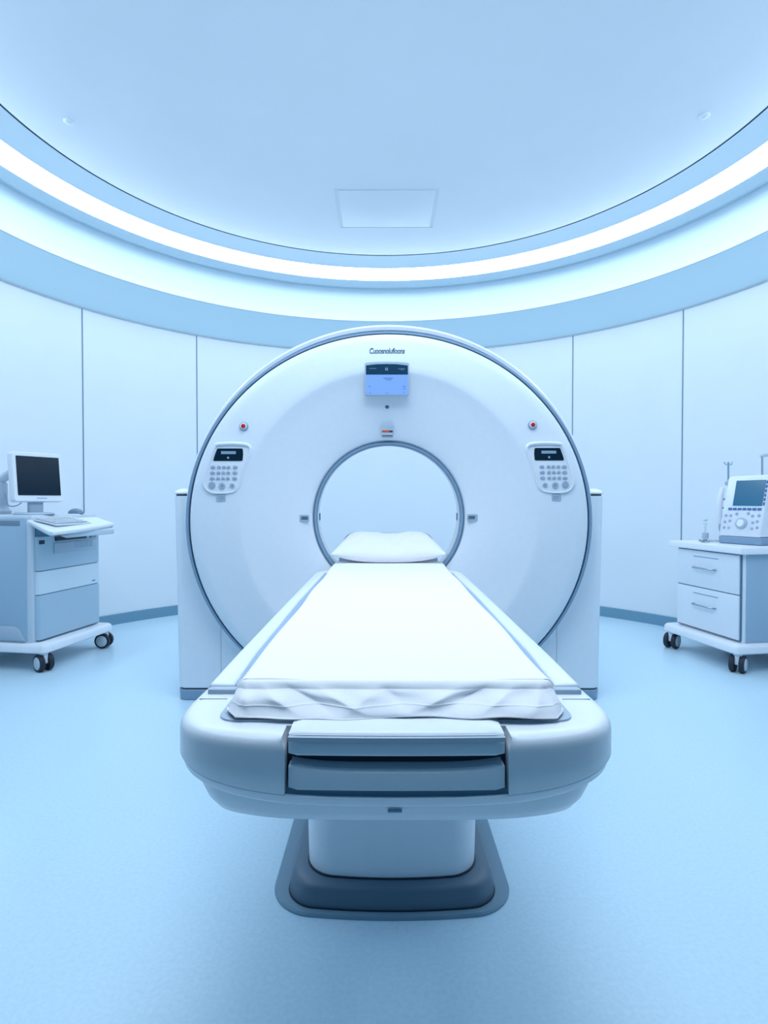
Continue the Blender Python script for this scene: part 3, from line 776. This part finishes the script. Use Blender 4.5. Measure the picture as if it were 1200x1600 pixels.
# own axes: x along the front to the right, -y out of the front
H = .425; bk = .085
def uface(u, v):  # point on sloping front: u 0..1 across, v 0..1 up
    return Vector((u*wU, -.012+bk*v, .055+(H-.055)*v))
bm = BM()
prof = [(-.012, .05), (-.016, .06), (bk-.015, H-.012), (bk-.006, H+.002), (bk+.02, H+.008), (.19, H-.01), (.21, H-.04), (.22, .05)]
rings = []
for x, k in ((0, .012), (.004, .004), (.012, 0), (wU-.012, 0), (wU-.004, .004), (wU, .012)):
    cy_, cz_ = .1, .2
    rings.append([Vector((x, y+(cy_-y)*k*3, z+(cz_-z)*k*1.5)) for y, z in prof])
loft(bm, rings); uc = local('unit_case', bm, M['white'], U)
bm = BM(); box(bm, -.004, wU+.004, -.016, .225, .001, .048, .008); local('unit_base', bm, M['grey'], U)
def uquad(bm, u0, u1, v0, v1, off=.006, th=.004):
    n = Vector((0, -(H-.055), bk)).normalized()
    a = [uface(u0, v0), uface(u1, v0), uface(u1, v1), uface(u0, v1)]
    lo = [p+n*(off-th) for p in a]; hi = [p+n*off for p in a]
    loft(bm, [lo, hi])
bm = BM(); uquad(bm, .23, .93, .50, .93, .006); us = local('unit_screen', bm, M['tscreen'], uc, smooth=False)
for i in range(7):
    bm = BM(); uquad(bm, .14+i*.118, .14+i*.118+.085, .425, .462, .009); local('soft_key', bm, M['blue'], uc, smooth=False)
for i in range(6):
    bm = BM(); uquad(bm, .955, .992, .51+i*.072, .51+i*.072+.045, .009); local('side_key', bm, M['blue'], uc, smooth=False)
def uknob(u, v, r, h, m, name, par):
    n = Vector((0, -(H-.055), bk)).normalized(); c = uface(u, v)
    q = n.to_track_quat('Z', 'Y').to_matrix().to_4x4()
    bm = BM(); lathe(bm, [(r, 0), (r, h*.8), (r*.85, h)]); bmesh.ops.transform(bm, matrix=Matrix.Translation(c) @ q, verts=bm.verts); return local(name, bm, m, par)
kn = uknob(.52, .20, .036, .016, M['lgrey'], 'control_dial', uc); uknob(.52, .20, .024, .024, M['white'], 'dial_cap', kn)
for u, v in ((.1, .33), (.22, .33), (.1, .22), (.22, .24), (.1, .12), (.22, .12), (.75, .33), (.9, .34), (.88, .24), (.78, .22), (.9, .14), (.78, .12), (.36, .36), (.64, .37)):
    uknob(u, v, .009, .008, M['button'], 'push_button', uc)
# carrying handle bar above the unit
HB = None
bm = BM(); p0 = U.matrix_world.inverted() @ at(1191, 744, 3.66); p1 = U.matrix_world.inverted() @ at(1191, 713, 3.66); p2 = U.matrix_world.inverted() @ at(1215, 709, 3.7)
tube(bm, [p0+Vector((0, 0, -.02)), p0, p1], .0065, 8); hp = local('handle_post', bm, M['metal'], U)
bm = BM(); tube(bm, [p1+Vector((-.01, 0, .0)), p1+Vector((0, 0, .006)), p2], .011, 10); local('handle_bar', bm, M['offw'], U)

# ---- probe stand beside the unit
ps0 = at(1136, 842, 3.86); ps0.z = .73
PS = thing('probe_stand', 'slim clamp stand with hooked pole holding a pale probe beside the monitoring unit', 'stand', ps0)
def pp(px, py, Y=3.86): return at(px, py, Y)
bm = BM(); box(bm, ps0.x-.17, ps0.x+.03, 3.82, 3.90, .7305, .742, .004); obj('stand_base', bm, M['glass'], PS)
bm = BM(); tube(bm, [pp(1138, 840)+Vector((0, 0, -.01)), pp(1138, 722)], .0058, 10); pole = obj('pole', bm, M['grey'], PS)
bm = BM(); tube(bm, [pp(1131, 722), pp(1134, 726), pp(1138, 725), pp(1143, 726), pp(1144, 722)], .005, 8); obj('pole_hook', bm, M['lgrey'], pole)
bm = BM(); c = pp(1137.5, 754); lathe(bm, [(.012, -.018), (.019, -.012), (.019, .006), (.010, .012)], c, 20); obj('clamp', bm, M['lgrey'], PS)
bm = BM(); tube(bm, smooth_pts([pp(1129, 762), pp(1126, 775), pp(1124, 790), pp(1124, 806), pp(1126, 818)], 5), [.013+.006*math.sin(PI*min(1, i/20)) for i in range(21)], 14); pr = obj('probe', bm, M['white'], PS)
bm = BM(); tube(bm, smooth_pts([pp(1125, 817), pp(1124, 824), pp(1126, 832), pp(1128, 838)], 5), .006, 8); obj('probe_cable', bm, M['lgrey'], pr)
bm = BM(); tube(bm, [pp(1128, 780), pp(1138, 780)], .006, 8); tube(bm, [pp(1128, 794), pp(1138, 792)], .006, 8); obj('clip', bm, M['grey'], PS)
# ---- small bottle
bp_ = at(1102, 840, 3.80); bp_.z = .73
BT = thing('glass_vial', 'small clear vial with grey band on the left edge of the drawer cart top', 'vial', bp_)
bm = BM(); lathe(bm, [(.024, 0), (.026, .004), (.026, .012), (.012, .016), (.012, .03)], bp_, 20); obj('vial_foot', bm, M['glass'], BT)
bm = BM(); lathe(bm, [(.019, .024), (.020, .028), (.020, .060), (.018, .064)], bp_, 20); obj('vial_body', bm, M['lgrey'], BT)
bm = BM(); lathe(bm, [(.006, .06), (.006, .11), (.010, .115), (.010, .125), (.005, .13), (.005, .15)], bp_, 16); obj('vial_neck', bm, M['glass'], BT)
bm = BM(); tube(bm, [bp_+Vector((-.016, 0, .142)), bp_+Vector((.016, 0, .147))], .004, 8); obj('vial_tap', bm, M['offw'], BT)
